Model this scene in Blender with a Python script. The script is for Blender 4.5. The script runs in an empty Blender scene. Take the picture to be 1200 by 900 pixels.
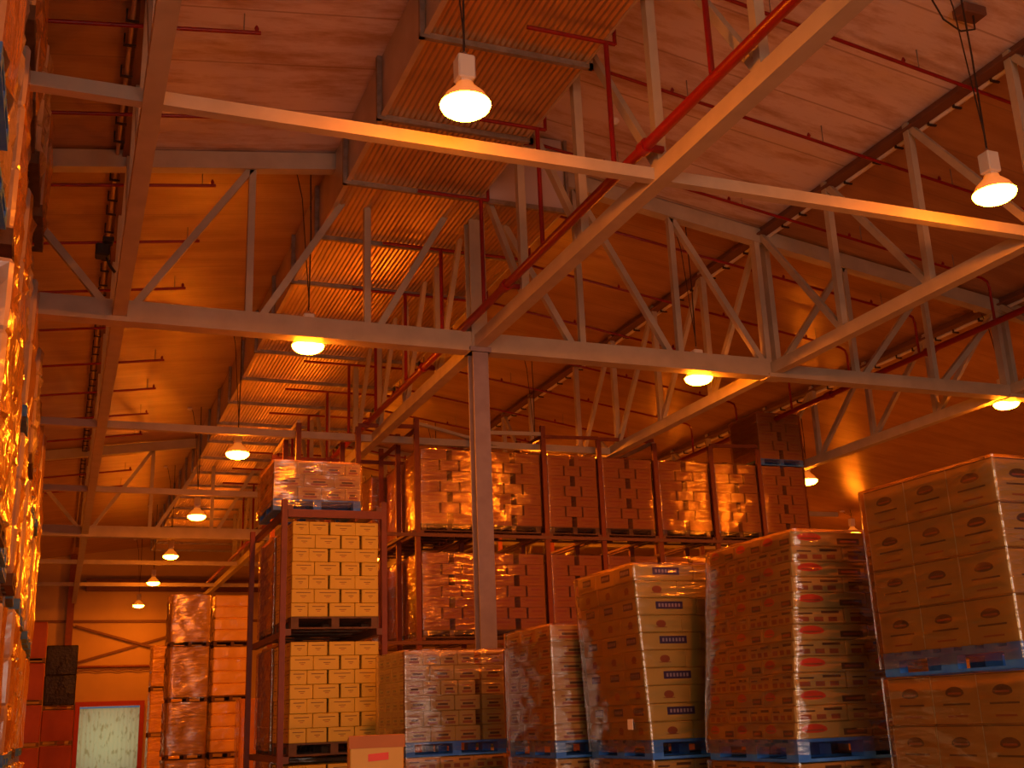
import bpy, math, random
from mathutils import Vector, Matrix
random.seed(7)
C = bpy.context.scene
COL = C.collection
E = 1.75                     # eye height of the camera above the floor

# ---------------------------------------------------------------- camera
FPX = 1323.0
def camera():
    cam = bpy.data.cameras.new('camera'); o = bpy.data.objects.new('camera', cam); COL.objects.link(o)
    l = Vector((62-600, -(863-450), FPX)).normalized()
    a = math.radians(2.2); h = Vector((math.cos(a), math.sin(a), 0))
    t = (h - l*h.dot(l)).normalized(); u = l.cross(t)
    if u.y < 0: u = -u
    right = Vector((t.x, l.x, u.x)); up = Vector((t.y, l.y, u.y)); fwd = Vector((t.z, l.z, u.z))
    m = Matrix((( right.x, up.x, -fwd.x, 0), (right.y, up.y, -fwd.y, 0), (right.z, up.z, -fwd.z, E), (0, 0, 0, 1)))
    o.matrix_world = m
    cam.sensor_width = 36; cam.sensor_fit = 'HORIZONTAL'; cam.lens = 36*FPX/1200
    cam.clip_start = .05; cam.clip_end = 200
    C.camera = o
camera()

# ---------------------------------------------------------------- exposure, world, daylight
C.view_settings.view_transform = 'Standard'; C.view_settings.look = 'None'
C.view_settings.gamma = 1; C.view_settings.use_curve_mapping = False
C.view_settings.exposure = 0.0
LAMP = (1.0, .19, .005)     # sodium light
LAMP_S = 380.0               # strength of a lamp's bowl
UP_S = .6                   # glow of its prismatic reflector
DAY = (1.0, .77, .62); DAY_W = 640; SIDE_W = 560
w = bpy.data.worlds.new('sky'); C.world = w; w.use_nodes = True
w.node_tree.nodes['Background'].inputs[0].default_value = (.5, .65, 1, 1)
w.node_tree.nodes['Background'].inputs[1].default_value = .15
def daylight():              # sky light falling in through the open loading dock behind the camera
    d = bpy.data.lights.new('dock_daylight', 'AREA'); d.shape = 'RECTANGLE'; d.size = 12; d.size_y = 4.4
    d.energy = DAY_W; d.color = DAY
    o = bpy.data.objects.new('dock_daylight', d); COL.objects.link(o)
    o.location = (0, -11.8, 2.4); o.rotation_euler = (math.radians(90), 0, 0)
    d = bpy.data.lights.new('side_fill_light', 'AREA'); d.shape = 'RECTANGLE'; d.size = 7.6; d.size_y = 4.2  # added unseen fill light, brightens the left faces of the stacks
    d.energy = SIDE_W; d.color = (1.0, .58, .22)
    o = bpy.data.objects.new('side_fill_light', d); COL.objects.link(o)
    o.location = (-10.3, -6.5, 2.3); o.rotation_euler = (math.radians(90), 0, math.radians(-90))
daylight()
cy = C.cycles
cy.use_denoising = True
cy.max_bounces = 8; cy.diffuse_bounces = 4; cy.glossy_bounces = 4; cy.transparent_max_bounces = 10
cy.sample_clamp_indirect = 4.0; cy.caustics_reflective = False; cy.caustics_refractive = False

# ---------------------------------------------------------------- materials
M = {}
def mat(name, col, rough=.6, metal=0, var=None, scale=4, stretch=(1, 1, 1), bump=0, bscale=30, bstretch=(1, 1, 1), coat=0, spec=.5, emit=None, es=0, bdist=.02):
    m = bpy.data.materials.new(name); m.use_nodes = True; N = m.node_tree.nodes; L = m.node_tree.links
    b = N['Principled BSDF']
    b.inputs['Base Color'].default_value = (*col, 1); b.inputs['Roughness'].default_value = rough
    b.inputs['Metallic'].default_value = metal; b.inputs['Coat Weight'].default_value = coat
    b.inputs['Coat Roughness'].default_value = .12
    b.inputs['Specular IOR Level'].default_value = spec
    tc = N.new('ShaderNodeTexCoord')
    if var:
        mp = N.new('ShaderNodeMapping'); mp.inputs['Scale'].default_value = stretch
        n = N.new('ShaderNodeTexNoise'); n.inputs['Scale'].default_value = scale; n.inputs['Detail'].default_value = 5
        r = N.new('ShaderNodeValToRGB'); r.color_ramp.elements[0].position = .35; r.color_ramp.elements[1].position = .65
        r.color_ramp.elements[0].color = (*col, 1); r.color_ramp.elements[1].color = (*var, 1)
        L.new(tc.outputs['Object'], mp.inputs[0]); L.new(mp.outputs[0], n.inputs['Vector']); L.new(n.outputs['Fac'], r.inputs[0]); L.new(r.outputs[0], b.inputs['Base Color'])
    if bump:
        mp = N.new('ShaderNodeMapping'); mp.inputs['Scale'].default_value = bstretch
        n = N.new('ShaderNodeTexNoise'); n.inputs['Scale'].default_value = bscale; n.inputs['Detail'].default_value = 3
        bp = N.new('ShaderNodeBump'); bp.inputs['Strength'].default_value = bump; bp.inputs['Distance'].default_value = bdist
        L.new(tc.outputs['Object'], mp.inputs[0]); L.new(mp.outputs[0], n.inputs['Vector']); L.new(n.outputs['Fac'], bp.inputs['Height']); L.new(bp.outputs[0], b.inputs['Normal']); L.new(bp.outputs[0], b.inputs['Coat Normal'])
    if emit:
        b.inputs['Emission Color'].default_value = (*emit, 1); b.inputs['Emission Strength'].default_value = es
    M[name] = m
    return m
mat('steel', (.5, .46, .37), .5, var=(.43, .39, .31), scale=3)
mat('column_paint', (.3, .28, .36), .5, var=(.25, .23, .3), scale=5)
mat('pipe_red', (.24, .006, .006), .35)
mat('galv', (.36, .33, .31), .45, .6, var=(.24, .22, .2), scale=8)
mat('dark_steel', (.16, .07, .045), .6)
mat('corrugated', (.62, .45, .25), .28, .8, var=(.5, .35, .19), scale=1.2)
mat('duct_side', (.66, .58, .47), .38, .5, var=(.52, .46, .36), scale=1.5)
mat('duct_end', (.5, .46, .5), .6)
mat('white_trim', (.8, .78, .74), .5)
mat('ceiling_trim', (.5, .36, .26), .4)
mat('housing', (.8, .76, .7), .5)
mat('reflector', (.8, .7, .6), .4, emit=LAMP, es=UP_S)
mat('bowl', (.9, .9, .9), .4, emit=LAMP, es=LAMP_S)
mat('cable', (.03, .015, .01), .7)
mat('black', (.012, .01, .01), .5)
mat('kraft', (.66, .38, .1), .6, var=(.6, .33, .085), scale=2.5)
mat('kraft_red', (.5, .18, .035), .6, var=(.43, .15, .03), scale=2.5)
mat('kraft_brown', (.62, .33, .08), .6, var=(.55, .28, .065), scale=2.5)
mat('kraft_pale', (.7, .52, .06), .6, var=(.64, .47, .05), scale=2.5)
mat('kraft_gold', (.72, .47, .11), .6, var=(.66, .42, .09), scale=2.5)
mat('lit_gap', (.75, .6, .38), .3)
mat('ink_dark', (.12, .05, .02), .6)
mat('ink_red', (.8, .06, .02), .5)
mat('ink_faint_red', (.4, .09, .03), .6)
mat('ink_blue', (.05, .03, .14), .5)
mat('ink_pale', (.5, .4, .5), .5)
mat('paper', (.85, .8, .72), .6)
mat('pallet_blue', (.04, .2, .85), .5, var=(.08, .3, .9), scale=9)
mat('pallet_wood', (.16, .09, .05), .75, var=(.1, .055, .03), scale=7)
mat('rack_red', (.2, .045, .018), .5, var=(.16, .034, .014), scale=6)
mat('film_load', (.58, .27, .05), .25, var=(.42, .17, .03), scale=1.2, coat=.8, bump=.6, bscale=4, bstretch=(1.5, 1.5, 1), bdist=.04)
mat('film_pale', (.6, .5, .44), .25, var=(.5, .38, .26), scale=3, coat=.8, bump=.4, bscale=6)
mat('film_gold', (.8, .5, .09), .25, var=(.66, .36, .06), scale=1.5, coat=1, bump=.8, bscale=3.2, bstretch=(1, 1, 3.2), bdist=.07)
mat('tray_gold', (.86, .6, .16), .3, var=(.8, .52, .12), scale=2, coat=.8, bump=.5, bscale=2.5, bdist=.05)
mat('black_film', (.006, .004, .004), .35, spec=.3, coat=.25, bump=.9, bscale=9, bdist=.04)
mat('carton_dark_red', (.3, .05, .018), .5, var=(.25, .04, .015), scale=2)
mat('door_red', (.34, .03, .012), .5)
mat('strip_pvc', (.66, .7, .5), .25, var=(.56, .6, .42), scale=3, stretch=(6, 1, .3), coat=.5)
mat('concrete', (.34, .3, .26), .35, var=(.27, .235, .2), scale=.7, bump=.1)
mat('wall_panel', (.5, .36, .18), .5, var=(.45, .32, .15), scale=.6)

def ceiling_mat():
    m = bpy.data.materials.new('ceiling_panel'); m.use_nodes = True; N = m.node_tree.nodes; L = m.node_tree.links
    b = N['Principled BSDF']; b.inputs['Roughness'].default_value = .34; b.inputs['Specular IOR Level'].default_value = .5
    b.inputs['Anisotropic'].default_value = .75
    tg = N.new('ShaderNodeCombineXYZ'); tg.inputs[0].default_value = 1
    L.new(tg.outputs[0], b.inputs['Tangent'])
    tc = N.new('ShaderNodeTexCoord')
    # stained film of old condensation, smeared along the ribs
    mp = N.new('ShaderNodeMapping'); mp.inputs['Scale'].default_value = (.35, 1.6, 1)
    n = N.new('ShaderNodeTexNoise'); n.inputs['Scale'].default_value = 1.3; n.inputs['Detail'].default_value = 8; n.inputs['Roughness'].default_value = .65
    r = N.new('ShaderNodeValToRGB'); e = r.color_ramp.elements
    e[0].position = .4; e[0].color = (.36, .19, .09, 1); e[1].position = .6; e[1].color = (.46, .27, .14, 1)
    L.new(tc.outputs['Object'], mp.inputs[0]); L.new(mp.outputs[0], n.inputs['Vector']); L.new(n.outputs['Fac'], r.inputs[0])
    s = N.new('ShaderNodeSeparateXYZ'); L.new(tc.outputs['Object'], s.inputs[0])
    # the panels of the first bay either side of the ridge are whiter, with brown water marks
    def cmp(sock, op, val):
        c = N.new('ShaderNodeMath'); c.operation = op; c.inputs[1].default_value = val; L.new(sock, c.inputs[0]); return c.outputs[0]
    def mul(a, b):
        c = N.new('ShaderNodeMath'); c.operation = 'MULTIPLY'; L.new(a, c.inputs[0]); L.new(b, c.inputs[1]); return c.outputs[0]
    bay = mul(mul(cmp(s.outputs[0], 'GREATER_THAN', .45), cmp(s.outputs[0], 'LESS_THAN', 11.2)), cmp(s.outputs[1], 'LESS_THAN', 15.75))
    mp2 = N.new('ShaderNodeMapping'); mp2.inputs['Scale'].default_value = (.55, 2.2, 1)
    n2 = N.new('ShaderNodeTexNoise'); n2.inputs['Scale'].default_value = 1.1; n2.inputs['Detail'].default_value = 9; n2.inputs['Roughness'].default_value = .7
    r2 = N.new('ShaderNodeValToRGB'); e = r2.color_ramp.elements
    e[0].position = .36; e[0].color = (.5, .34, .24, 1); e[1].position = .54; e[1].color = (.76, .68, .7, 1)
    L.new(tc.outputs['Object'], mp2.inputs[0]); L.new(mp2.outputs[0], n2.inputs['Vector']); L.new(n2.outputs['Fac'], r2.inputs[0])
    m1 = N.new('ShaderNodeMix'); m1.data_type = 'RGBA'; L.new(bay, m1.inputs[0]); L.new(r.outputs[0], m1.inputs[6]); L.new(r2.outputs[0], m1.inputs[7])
    # panel joints across the roof
    d = N.new('ShaderNodeMath'); d.operation = 'DIVIDE'; d.inputs[1].default_value = 1.2; L.new(s.outputs[1], d.inputs[0])
    f = N.new('ShaderNodeMath'); f.operation = 'FRACT'; L.new(d.outputs[0], f.inputs[0])
    g = N.new('ShaderNodeMath'); g.operation = 'LESS_THAN'; g.inputs[1].default_value = .025; L.new(f.outputs[0], g.inputs[0])
    k = N.new('ShaderNodeMath'); k.operation = 'MULTIPLY'; k.inputs[1].default_value = .55; L.new(g.outputs[0], k.inputs[0])
    mx = N.new('ShaderNodeMix'); mx.data_type = 'RGBA'; L.new(k.outputs[0], mx.inputs[0]); L.new(m1.outputs[2], mx.inputs[6]); mx.inputs[7].default_value = (.26, .15, .09, 1)
    L.new(mx.outputs[2], b.inputs['Base Color'])
    wv = N.new('ShaderNodeTexWave'); wv.bands_direction = 'Y'; wv.inputs['Scale'].default_value = 4.0; wv.inputs['Distortion'].default_value = .3
    L.new(tc.outputs['Object'], wv.inputs['Vector'])
    bp = N.new('ShaderNodeBump'); bp.inputs['Strength'].default_value = .12; bp.inputs['Distance'].default_value = .01
    L.new(wv.outputs['Fac'], bp.inputs['Height']); L.new(bp.outputs[0], b.inputs['Normal'])
    M['ceiling'] = m
ceiling_mat()

def curtain_mat():
    m = bpy.data.materials.new('strip_pvc'); m.use_nodes = True; N = m.node_tree.nodes; L = m.node_tree.links
    p = N['Principled BSDF']; p.inputs['Base Color'].default_value = (.5, .52, .38, 1); p.inputs['Roughness'].default_value = .2
    t = N.new('ShaderNodeBsdfTranslucent'); x = N.new('ShaderNodeMixShader'); x.inputs[0].default_value = .6
    tc = N.new('ShaderNodeTexCoord'); mp = N.new('ShaderNodeMapping'); mp.inputs['Scale'].default_value = (3, 1, 1.2)
    n = N.new('ShaderNodeTexNoise'); n.inputs['Scale'].default_value = 2.2; n.inputs['Detail'].default_value = 5
    r = N.new('ShaderNodeValToRGB'); r.color_ramp.elements[0].position = .34; r.color_ramp.elements[0].color = (.4, .42, .26, 1); r.color_ramp.elements[1].position = .46; r.color_ramp.elements[1].color = (.75, .78, .6, 1)
    L.new(tc.outputs['Object'], mp.inputs[0]); L.new(mp.outputs[0], n.inputs['Vector']); L.new(n.outputs['Fac'], r.inputs[0]); L.new(r.outputs[0], t.inputs[0])
    L.new(p.outputs[0], x.inputs[1]); L.new(t.outputs[0], x.inputs[2]); L.new(x.outputs[0], N['Material Output'].inputs[0])
    M['strip_pvc'] = m
curtain_mat()
def film_mat(name, amount, tint, rough=.16, b1=.9, b2=.5):
    m = bpy.data.materials.new(name); m.use_nodes = True; N = m.node_tree.nodes; L = m.node_tree.links
    N.remove(N['Principled BSDF']); out = N['Material Output']
    tr = N.new('ShaderNodeBsdfTransparent'); tr.inputs[0].default_value = (.97, .95, .92, 1)
    gl = N.new('ShaderNodeBsdfGlossy'); gl.inputs['Color'].default_value = (*tint, 1); gl.inputs['Roughness'].default_value = rough
    mx = N.new('ShaderNodeMixShader')
    tc = N.new('ShaderNodeTexCoord')
    mp = N.new('ShaderNodeMapping'); mp.inputs['Scale'].default_value = (1, 1, 4.5)
    n1 = N.new('ShaderNodeTexNoise'); n1.inputs['Scale'].default_value = 2.6; n1.inputs['Detail'].default_value = 2.5
    L.new(tc.outputs['Object'], mp.inputs[0]); L.new(mp.outputs[0], n1.inputs['Vector'])
    bp = N.new('ShaderNodeBump'); bp.inputs['Strength'].default_value = b1; bp.inputs['Distance'].default_value = .04
    L.new(n1.outputs['Fac'], bp.inputs['Height'])
    n2 = N.new('ShaderNodeTexNoise'); n2.inputs['Scale'].default_value = 22; n2.inputs['Detail'].default_value = 3
    L.new(mp.outputs[0], n2.inputs['Vector'])
    bq = N.new('ShaderNodeBump'); bq.inputs['Strength'].default_value = b2; bq.inputs['Distance'].default_value = .01
    L.new(n2.outputs['Fac'], bq.inputs['Height']); L.new(bp.outputs[0], bq.inputs['Normal'])
    L.new(bq.outputs[0], gl.inputs['Normal'])
    fr = N.new('ShaderNodeFresnel'); fr.inputs['IOR'].default_value = 1.45; L.new(bq.outputs[0], fr.inputs['Normal'])
    ad = N.new('ShaderNodeMath'); ad.operation = 'ADD'; ad.use_clamp = True; ad.inputs[1].default_value = amount
    L.new(fr.outputs[0], ad.inputs[0]); L.new(ad.outputs[0], mx.inputs[0])
    L.new(tr.outputs[0], mx.inputs[1]); L.new(gl.outputs[0], mx.inputs[2]); L.new(mx.outputs[0], out.inputs[0])
    M[name] = m
film_mat('stretch_film', .12, (1, .95, .9), .11, .6, .14)

# ---------------------------------------------------------------- mesh helpers
class MB:
    def __init__(s): s.v = []; s.f = []; s.m = []; s.sm = []
    def add(s, vs, fs, mi=0, smooth=False):
        o = len(s.v); s.v += [tuple(v) for v in vs]
        for f in fs: s.f.append([o+i for i in f]); s.m.append(mi); s.sm.append(smooth)
        return s
    def box(s, x0, y0, z0, x1, y1, z1, mi=0):
        v = [(x0,y0,z0),(x1,y0,z0),(x1,y1,z0),(x0,y1,z0),(x0,y0,z1),(x1,y0,z1),(x1,y1,z1),(x0,y1,z1)]
        return s.add(v, [(0,3,2,1),(4,5,6,7),(0,1,5,4),(1,2,6,5),(2,3,7,6),(3,0,4,7)], mi)
    def cbox(s, x0, y0, z0, x1, y1, z1, c=.006, mi=0):      # box with chamfered edges
        X = (x0, x0+c, x1-c, x1); Y = (y0, y0+c, y1-c, y1); Z = (z0, z0+c, z1-c, z1)
        v = []; ix = {}
        for sx in (0, 1):
            for sy in (0, 1):
                for sz in (0, 1):
                    for ax in range(3):
                        p = [X[1+sx], Y[1+sy], Z[1+sz]]
                        if ax == 0: p[0] = X[3*sx]
                        if ax == 1: p[1] = Y[3*sy]
                        if ax == 2: p[2] = Z[3*sz]
                        ix[sx, sy, sz, ax] = len(v); v.append(p)
        f = []
        for ax in range(3):
            a, b = [(1, 2), (2, 0), (0, 1)][ax]
            for sd in (0, 1):
                q = []
                for (i, j) in ((0, 0), (1, 0), (1, 1), (0, 1)):
                    k = [0, 0, 0]; k[ax] = sd; k[a] = i; k[b] = j; q.append(ix[k[0], k[1], k[2], ax])
                f.append(q if sd else q[::-1])
            # edges parallel to ax: between faces a and b
            for i in (0, 1):
                for j in (0, 1):
                    k0 = [0, 0, 0]; k1 = [0, 0, 0]; k0[a] = k1[a] = i; k0[b] = k1[b] = j; k1[ax] = 1
                    q = [ix[(*k0, a)], ix[(*k0, b)], ix[(*k1, b)], ix[(*k1, a)]]
                    f.append(q if (i == j) else q[::-1])
        for sx in (0, 1):
            for sy in (0, 1):
                for sz in (0, 1):
                    q = [ix[sx, sy, sz, 0], ix[sx, sy, sz, 1], ix[sx, sy, sz, 2]]
                    f.append(q if (sx+sy+sz) % 2 else q[::-1])
        return s.add(v, f, mi)
    def bar(s, p, q, w, h, up=(0, 0, 1), mi=0):             # rectangular bar from p to q; w across, h along 'up'
        p = Vector(p); q = Vector(q); d = (q-p).normalized(); u = Vector(up)
        if abs(d.dot(u)) > .98: u = Vector((0, 1, 0))
        r = d.cross(u).normalized(); u = r.cross(d).normalized()
        v = [e + r*a*w/2 + u*b*h/2 for e in (p, q) for a, b in ((-1,-1),(1,-1),(1,1),(-1,1))]
        return s.add(v, [(0,1,2,3),(7,6,5,4),(0,4,5,1),(1,5,6,2),(2,6,7,3),(3,7,4,0)], mi)
    def tube(s, pts, r, n=10, mi=0):
        pts = [Vector(p) for p in pts]; rings = []
        for i, p in enumerate(pts):
            d = (pts[min(i+1, len(pts)-1)] - pts[max(i-1, 0)]).normalized()
            u = Vector((0, 0, 1)) if abs(d.z) < .9 else Vector((0, 1, 0))
            a = d.cross(u).normalized(); b = a.cross(d)
            rings.append([p + a*r*math.cos(2*math.pi*k/n) + b*r*math.sin(2*math.pi*k/n) for k in range(n)])
        v = [x for R in rings for x in R]
        f = [(i*n+k, i*n+(k+1) % n, (i+1)*n+(k+1) % n, (i+1)*n+k) for i in range(len(pts)-1) for k in range(n)]
        s.add(v, f, mi, True)
        return s.add([], [], mi).add(rings[0], [tuple(range(n))[::-1]], mi).add(rings[-1], [tuple(range(n))], mi)
    def lathe(s, prof, n=20, mi=0, c=(0, 0, 0)):            # (r, z) profile about z
        v = []; f = []; m = len(prof)
        for k in range(n):
            a = 2*math.pi*k/n
            v += [(c[0]+r*math.cos(a), c[1]+r*math.sin(a), c[2]+z) for r, z in prof]
        for k in range(n):
            for i in range(m-1):
                f.append((k*m+i, ((k+1) % n)*m+i, ((k+1) % n)*m+i+1, k*m+i+1))
        return s.add(v, f, mi, True)
    def mesh(s, name, mats):
        me = bpy.data.meshes.new(name); me.from_pydata(s.v, [], s.f)
        for x in (mats if isinstance(mats, (list, tuple)) else [mats]): me.materials.append(M[x])
        me.polygons.foreach_set('material_index', s.m); me.polygons.foreach_set('use_smooth', s.sm)
        me.update(); return me
    def build(s, name, mats, parent=None, loc=None):
        return link(name, s.mesh(name, mats), parent, loc)
def link(name, me, parent=None, loc=None):
    o = bpy.data.objects.new(name, me); COL.objects.link(o)
    if parent: o.parent = parent
    if loc: o.location = loc
    return o
def thing(name, label, cat, loc=(0, 0, 0), group=None, rz=0):
    o = bpy.data.objects.new(name, None); COL.objects.link(o); o.location = loc; o.rotation_euler = (0, 0, rz)
    o.empty_display_size = .1; return tag(o, label, cat, group)
def tag(o, label, cat, group=None):
    o['label'] = label; o['category'] = cat
    if group: o['group'] = group
    return o
def struct(o): o['kind'] = 'structure'; return o
ORD = ['first', 'second', 'third', 'fourth', 'fifth', 'sixth', 'seventh', 'eighth', 'ninth', 'tenth', 'eleventh', 'twelfth', 'thirteenth', 'fourteenth', 'fifteenth', 'sixteenth', 'seventeenth', 'eighteenth', 'nineteenth', 'twentieth', 'twenty-first', 'twenty-second', 'twenty-third', 'twenty-fourth']

# ---------------------------------------------------------------- the hall
RX = 6.5
def zc(x): return E + (9 - .14*(RX-x) if x <= RX else 9 - .15*(x-RX))    # underside of the roof
XL, XR, YF, YB = -10.5, 30.0, -12.0, 57.0
struct(MB().box(XL, YF, -.2, XR, YB, 0).build('floor', 'concrete'))
def slab(name, xa, xb):
    za, zb = zc(xa), zc(xb)
    v = [(x, y, z+t) for t in (0, .15) for (x, z) in ((xa, za), (xb, zb)) for y in (YF, YB)]
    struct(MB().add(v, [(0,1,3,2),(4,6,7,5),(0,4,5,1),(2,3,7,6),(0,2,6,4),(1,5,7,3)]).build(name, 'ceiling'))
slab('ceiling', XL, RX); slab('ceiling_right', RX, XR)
mb = MB()
for (a, b, z0) in ((XL, 1.05, 0), (1.05, 3.65, 2.98), (3.65, RX, 0), (RX, XR, 0)):
    v = [(x, y, z) for y in (YB, YB+.2) for (x, z) in ((a, z0), (b, z0), (b, zc(b)), (a, zc(a)))]
    mb.add(v, [(0,1,2,3),(7,6,5,4),(0,4,5,1),(1,5,6,2),(2,6,7,3),(3,7,4,0)])
struct(mb.build('wall_back', 'wall_panel'))
def door_daylight():
    d = bpy.data.lights.new('doorway_daylight', 'AREA'); d.shape = 'RECTANGLE'; d.size = 2.6; d.size_y = 2.9; d.energy = 23; d.color = (.95, 1, .48)
    o = bpy.data.objects.new('doorway_daylight', d); COL.objects.link(o); o.location = (2.35, YB+1.2, 1.5); o.rotation_euler = (math.radians(-90), 0, 0)
door_daylight()

mb = MB()                    # front wall with the open dock, behind the camera
mb.box(XL, YF-.2, 0, -6.1, YF, zc(XL)); mb.box(6.1, YF-.2, 0, XR, YF, zc(XR)); mb.box(-6.1, YF-.2, 4.8, 6.1, YF, zc(-6))
struct(mb.build('wall_front', 'wall_panel'))
mb = MB(); mb.box(XL-.2, YF, 0, XL, -10.4, zc(XL)); mb.box(XL-.2, -2.6, 0, XL, YB, zc(XL)); mb.box(XL-.2, -10.4, 4.5, XL, -2.6, zc(XL))   # opening added for the unseen side fill light
struct(mb.build('wall_left', 'wall_panel'))
struct(MB().box(XR, YF, 0, XR+.2, YB, zc(XR)).build('wall_right', 'wall_panel'))
# back wall joints and girts
mb = MB()
for z in (8.45, 6.75): mb.box(-6, YB-.12, z, 14, YB, z+.12)
struct(mb.build('trim_1', 'dark_steel'))
struct(MB().box(.95, YB-.35, 8.2, 14, YB, 8.75).build('trim_2', 'dark_steel'))

# ---------------------------------------------------------------- roof steel
HB = E + 5.5                 # underside of bottom chords
COLX = [-5.0, .45, 5.76, 11.2, 16.55, 22.0]
PY = 2.0
def pratt(x0, x1):           # node positions of one bay
    return [x0 + (x1-x0)*k/3 for k in range(4)]
def cross_truss(y, label):
    t = thing('roof_truss', label, 'roof truss', (0, y, 0), 'steel roof trusses across the hall')
    for i in range(len(COLX)-1):
        a, b = COLX[i], COLX[i+1]
        h = .3 if b < 12 else .22
        mb = MB(); mb.box(a+.1, -.1, HB, b-.1, .1, HB+h); mb.box(a+.1, -.13, HB-.02, b-.1, .13, HB)
        mb.build('bottom_chord', 'steel', t)
        segs = [(a, b)] if not (a < RX < b) else [(a, RX), (RX, b)]
        for (p, q) in segs:
            if b <= 5.77 and b > 5.7: q = b
            MB().bar((p, 0, zc(p)-.17), (q, 0, zc(q)-.17), .2, .27).build('top_chord', 'steel', t)
        n = pratt(a, b)
        up_right = i in (1, 3) if False else None
        # diagonals fall away from the ridge column, and lean outward beyond the next supports
        if i == 1: dg = [(n[0], n[1]), (n[1], n[2]), (n[2], n[3])]          # bottom at first, top at second
        elif i == 2: dg = [(n[1], n[0]), (n[2], n[1]), (n[3], n[2])]
        elif i == 0: dg = [(n[3], n[2]), (n[2], n[1]), (n[1], n[0])]
        else: dg = [(n[0], n[1]), (n[1], n[2]), (n[2], n[3])]
        for (lo, hi) in dg:
            MB().bar((lo + (.12 if hi > lo else -.12), 0, HB+.15), (hi, 0, zc(hi)-.25), .1, .1).build('web_diagonal', 'steel', t)
        for x in n[1:3] + ([n[3]] if i in (2, 3) else []):
            if abs(x-5.76) < .05: continue
            w = .1 if abs(x-11.2) > .05 and abs(x-16.55) > .05 else .09
            if w == .1: MB().box(x-.05, -.05, HB+.02, x+.05, .05, zc(x)-.25).build('web_vertical', 'steel', t)
            else:
                for dx in (-.1, .1): MB().box(x+dx-.05, -.08, HB+.02, x+dx+.05, .08, zc(x)-.2).build('web_vertical', 'steel', t)
    for x in COLX[1:5]: MB().box(x-.16, -.15, HB-.03, x+.16, .15, HB+.04).build('node_plate', 'steel', t)
TRY = [-3.15, 15.75, 34.65]
for y, l in zip(TRY, ['white steel roof truss behind the camera position over the aisle', 'nearest big white roof truss, crossing the picture at the grey column head', 'far roof truss crossing above the pallet stacks near the end wall']):
    cross_truss(y, l)
def long_truss(x, label):
    t = thing('longitudinal_truss', label, 'roof truss', (x, 0, 0), 'lengthwise steel trusses')
    y0, y1 = -3.15, 53.55
    MB().box(-.09, y0, HB+.04, .09, y1, HB+.24).build('bottom_chord', 'steel', t)
    top = zc(x)-.02
    for ctr in TRY:
        for sd in (-1, 1):
            for k in range(0, 5):
                ya = ctr + sd*PY*k; yb = ctr + sd*PY*(k+1)
                if k == 4: yb = ctr + sd*9.45
                if yb < y0 or yb > y1 or ya < y0: continue
                if k < 4: MB().bar((0, ya + sd*.05, top-.1), (0, yb, HB+.18), .08, .1, (0, 1, 0)).build('web_diagonal', 'steel', t)
                if k < 4: MB().box(-.055, yb-.055, HB+.1, .055, yb+.055, top-.02).build('web_vertical', 'steel', t)
    if abs(x-5.76) > .1 or True:
        mb = MB(); mb.box(-.1, y0, top-.14, .1, y1, top-.11); mb.box(-.015, y0, top-.11, .015, y1, top+.01); mb.build('top_chord', 'dark_steel', t)
for x, l in zip(COLX[1:5], ['lengthwise steel truss nearest the tall left-hand rack', 'lengthwise steel truss over the grey column, beside the red main pipe',
                            'lengthwise steel truss right of the column, under the right roof slope', 'lengthwise steel truss at the far right edge']):
    long_truss(x, l)
for y, l in ((9.8, 'long thin tie beam crossing the top of the picture in front of the trusses'), (22.05, 'thin tie beam just beyond the nearest roof truss'),
             (28.35, 'thin tie beam midway to the far roof truss'), (41, 'thin tie beam beyond the far roof truss'), (47.3, 'thin tie beam nearest the end wall')):
    t = thing('tie_beam', l, 'beam', (0, y, HB), 'thin tie beams across the hall')
    for i in range(len(COLX)-1 if y != 22.05 else 3):
        MB().box(COLX[i]+.05, -.06, .06, COLX[i+1]-.05, .06, .2).build('beam_length', 'steel', t)
def column(y, label):
    t = thing('steel_column', label, 'column', (5.76, y, 0), 'steel columns under the ridge')
    def isec(z0, z1, mat, w):
        mb = MB(); mb.box(-w, -.125, z0, w, -.1, z1); mb.box(-w, .1, z0, w, .125, z1); mb.box(-.02, -.1, z0, .02, .1, z1)
        return mb
    isec(.03, HB-.03, 0, .125).build('shaft', 'column_paint', t)
    MB().box(-.17, -.16, HB-.03, .17, .16, HB+.05).build('cap_plate', 'column_paint', t)
    mb = isec(HB+.05, zc(5.76)-.02, 0, .13); mb.build('upper_shaft', 'steel', t)
    MB().box(-.25, -.25, 0, .25, .25, .03).build('base_plate', 'column_paint', t)
column(15.75, 'grey steel column standing in the middle of the picture')
column(34.65, 'distant steel column behind the pallet racks under the far truss')

# ceiling joint rails with clips, one above each lengthwise truss
def joint_rail(x, off, mtl, label):
    t = thing('ceiling_rail', label, 'rail', (x+off, 0, zc(x+off)), 'ceiling joint rails with clips')
    MB().tube([(0, -3, -.1), (0, 55, -.1)], .05 if off > 0 else .028, 8).build('tube', mtl, t)
    for k in range(56):
        y = 4 + .62*k + (.1 if k % 2 else 0)
        mb = MB(); mb.box(-.075, y-.015, -.175, .075, y+.015, -.15); mb.box(-.075, y-.015, -.15, -.055, y+.015, .01); mb.build('clip', 'cable', t)
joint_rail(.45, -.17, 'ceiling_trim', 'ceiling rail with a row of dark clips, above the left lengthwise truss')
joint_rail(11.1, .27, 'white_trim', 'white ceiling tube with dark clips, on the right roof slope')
joint_rail(16.5, .27, 'white_trim', 'ceiling tube with dark clips at the far right edge')

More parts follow.
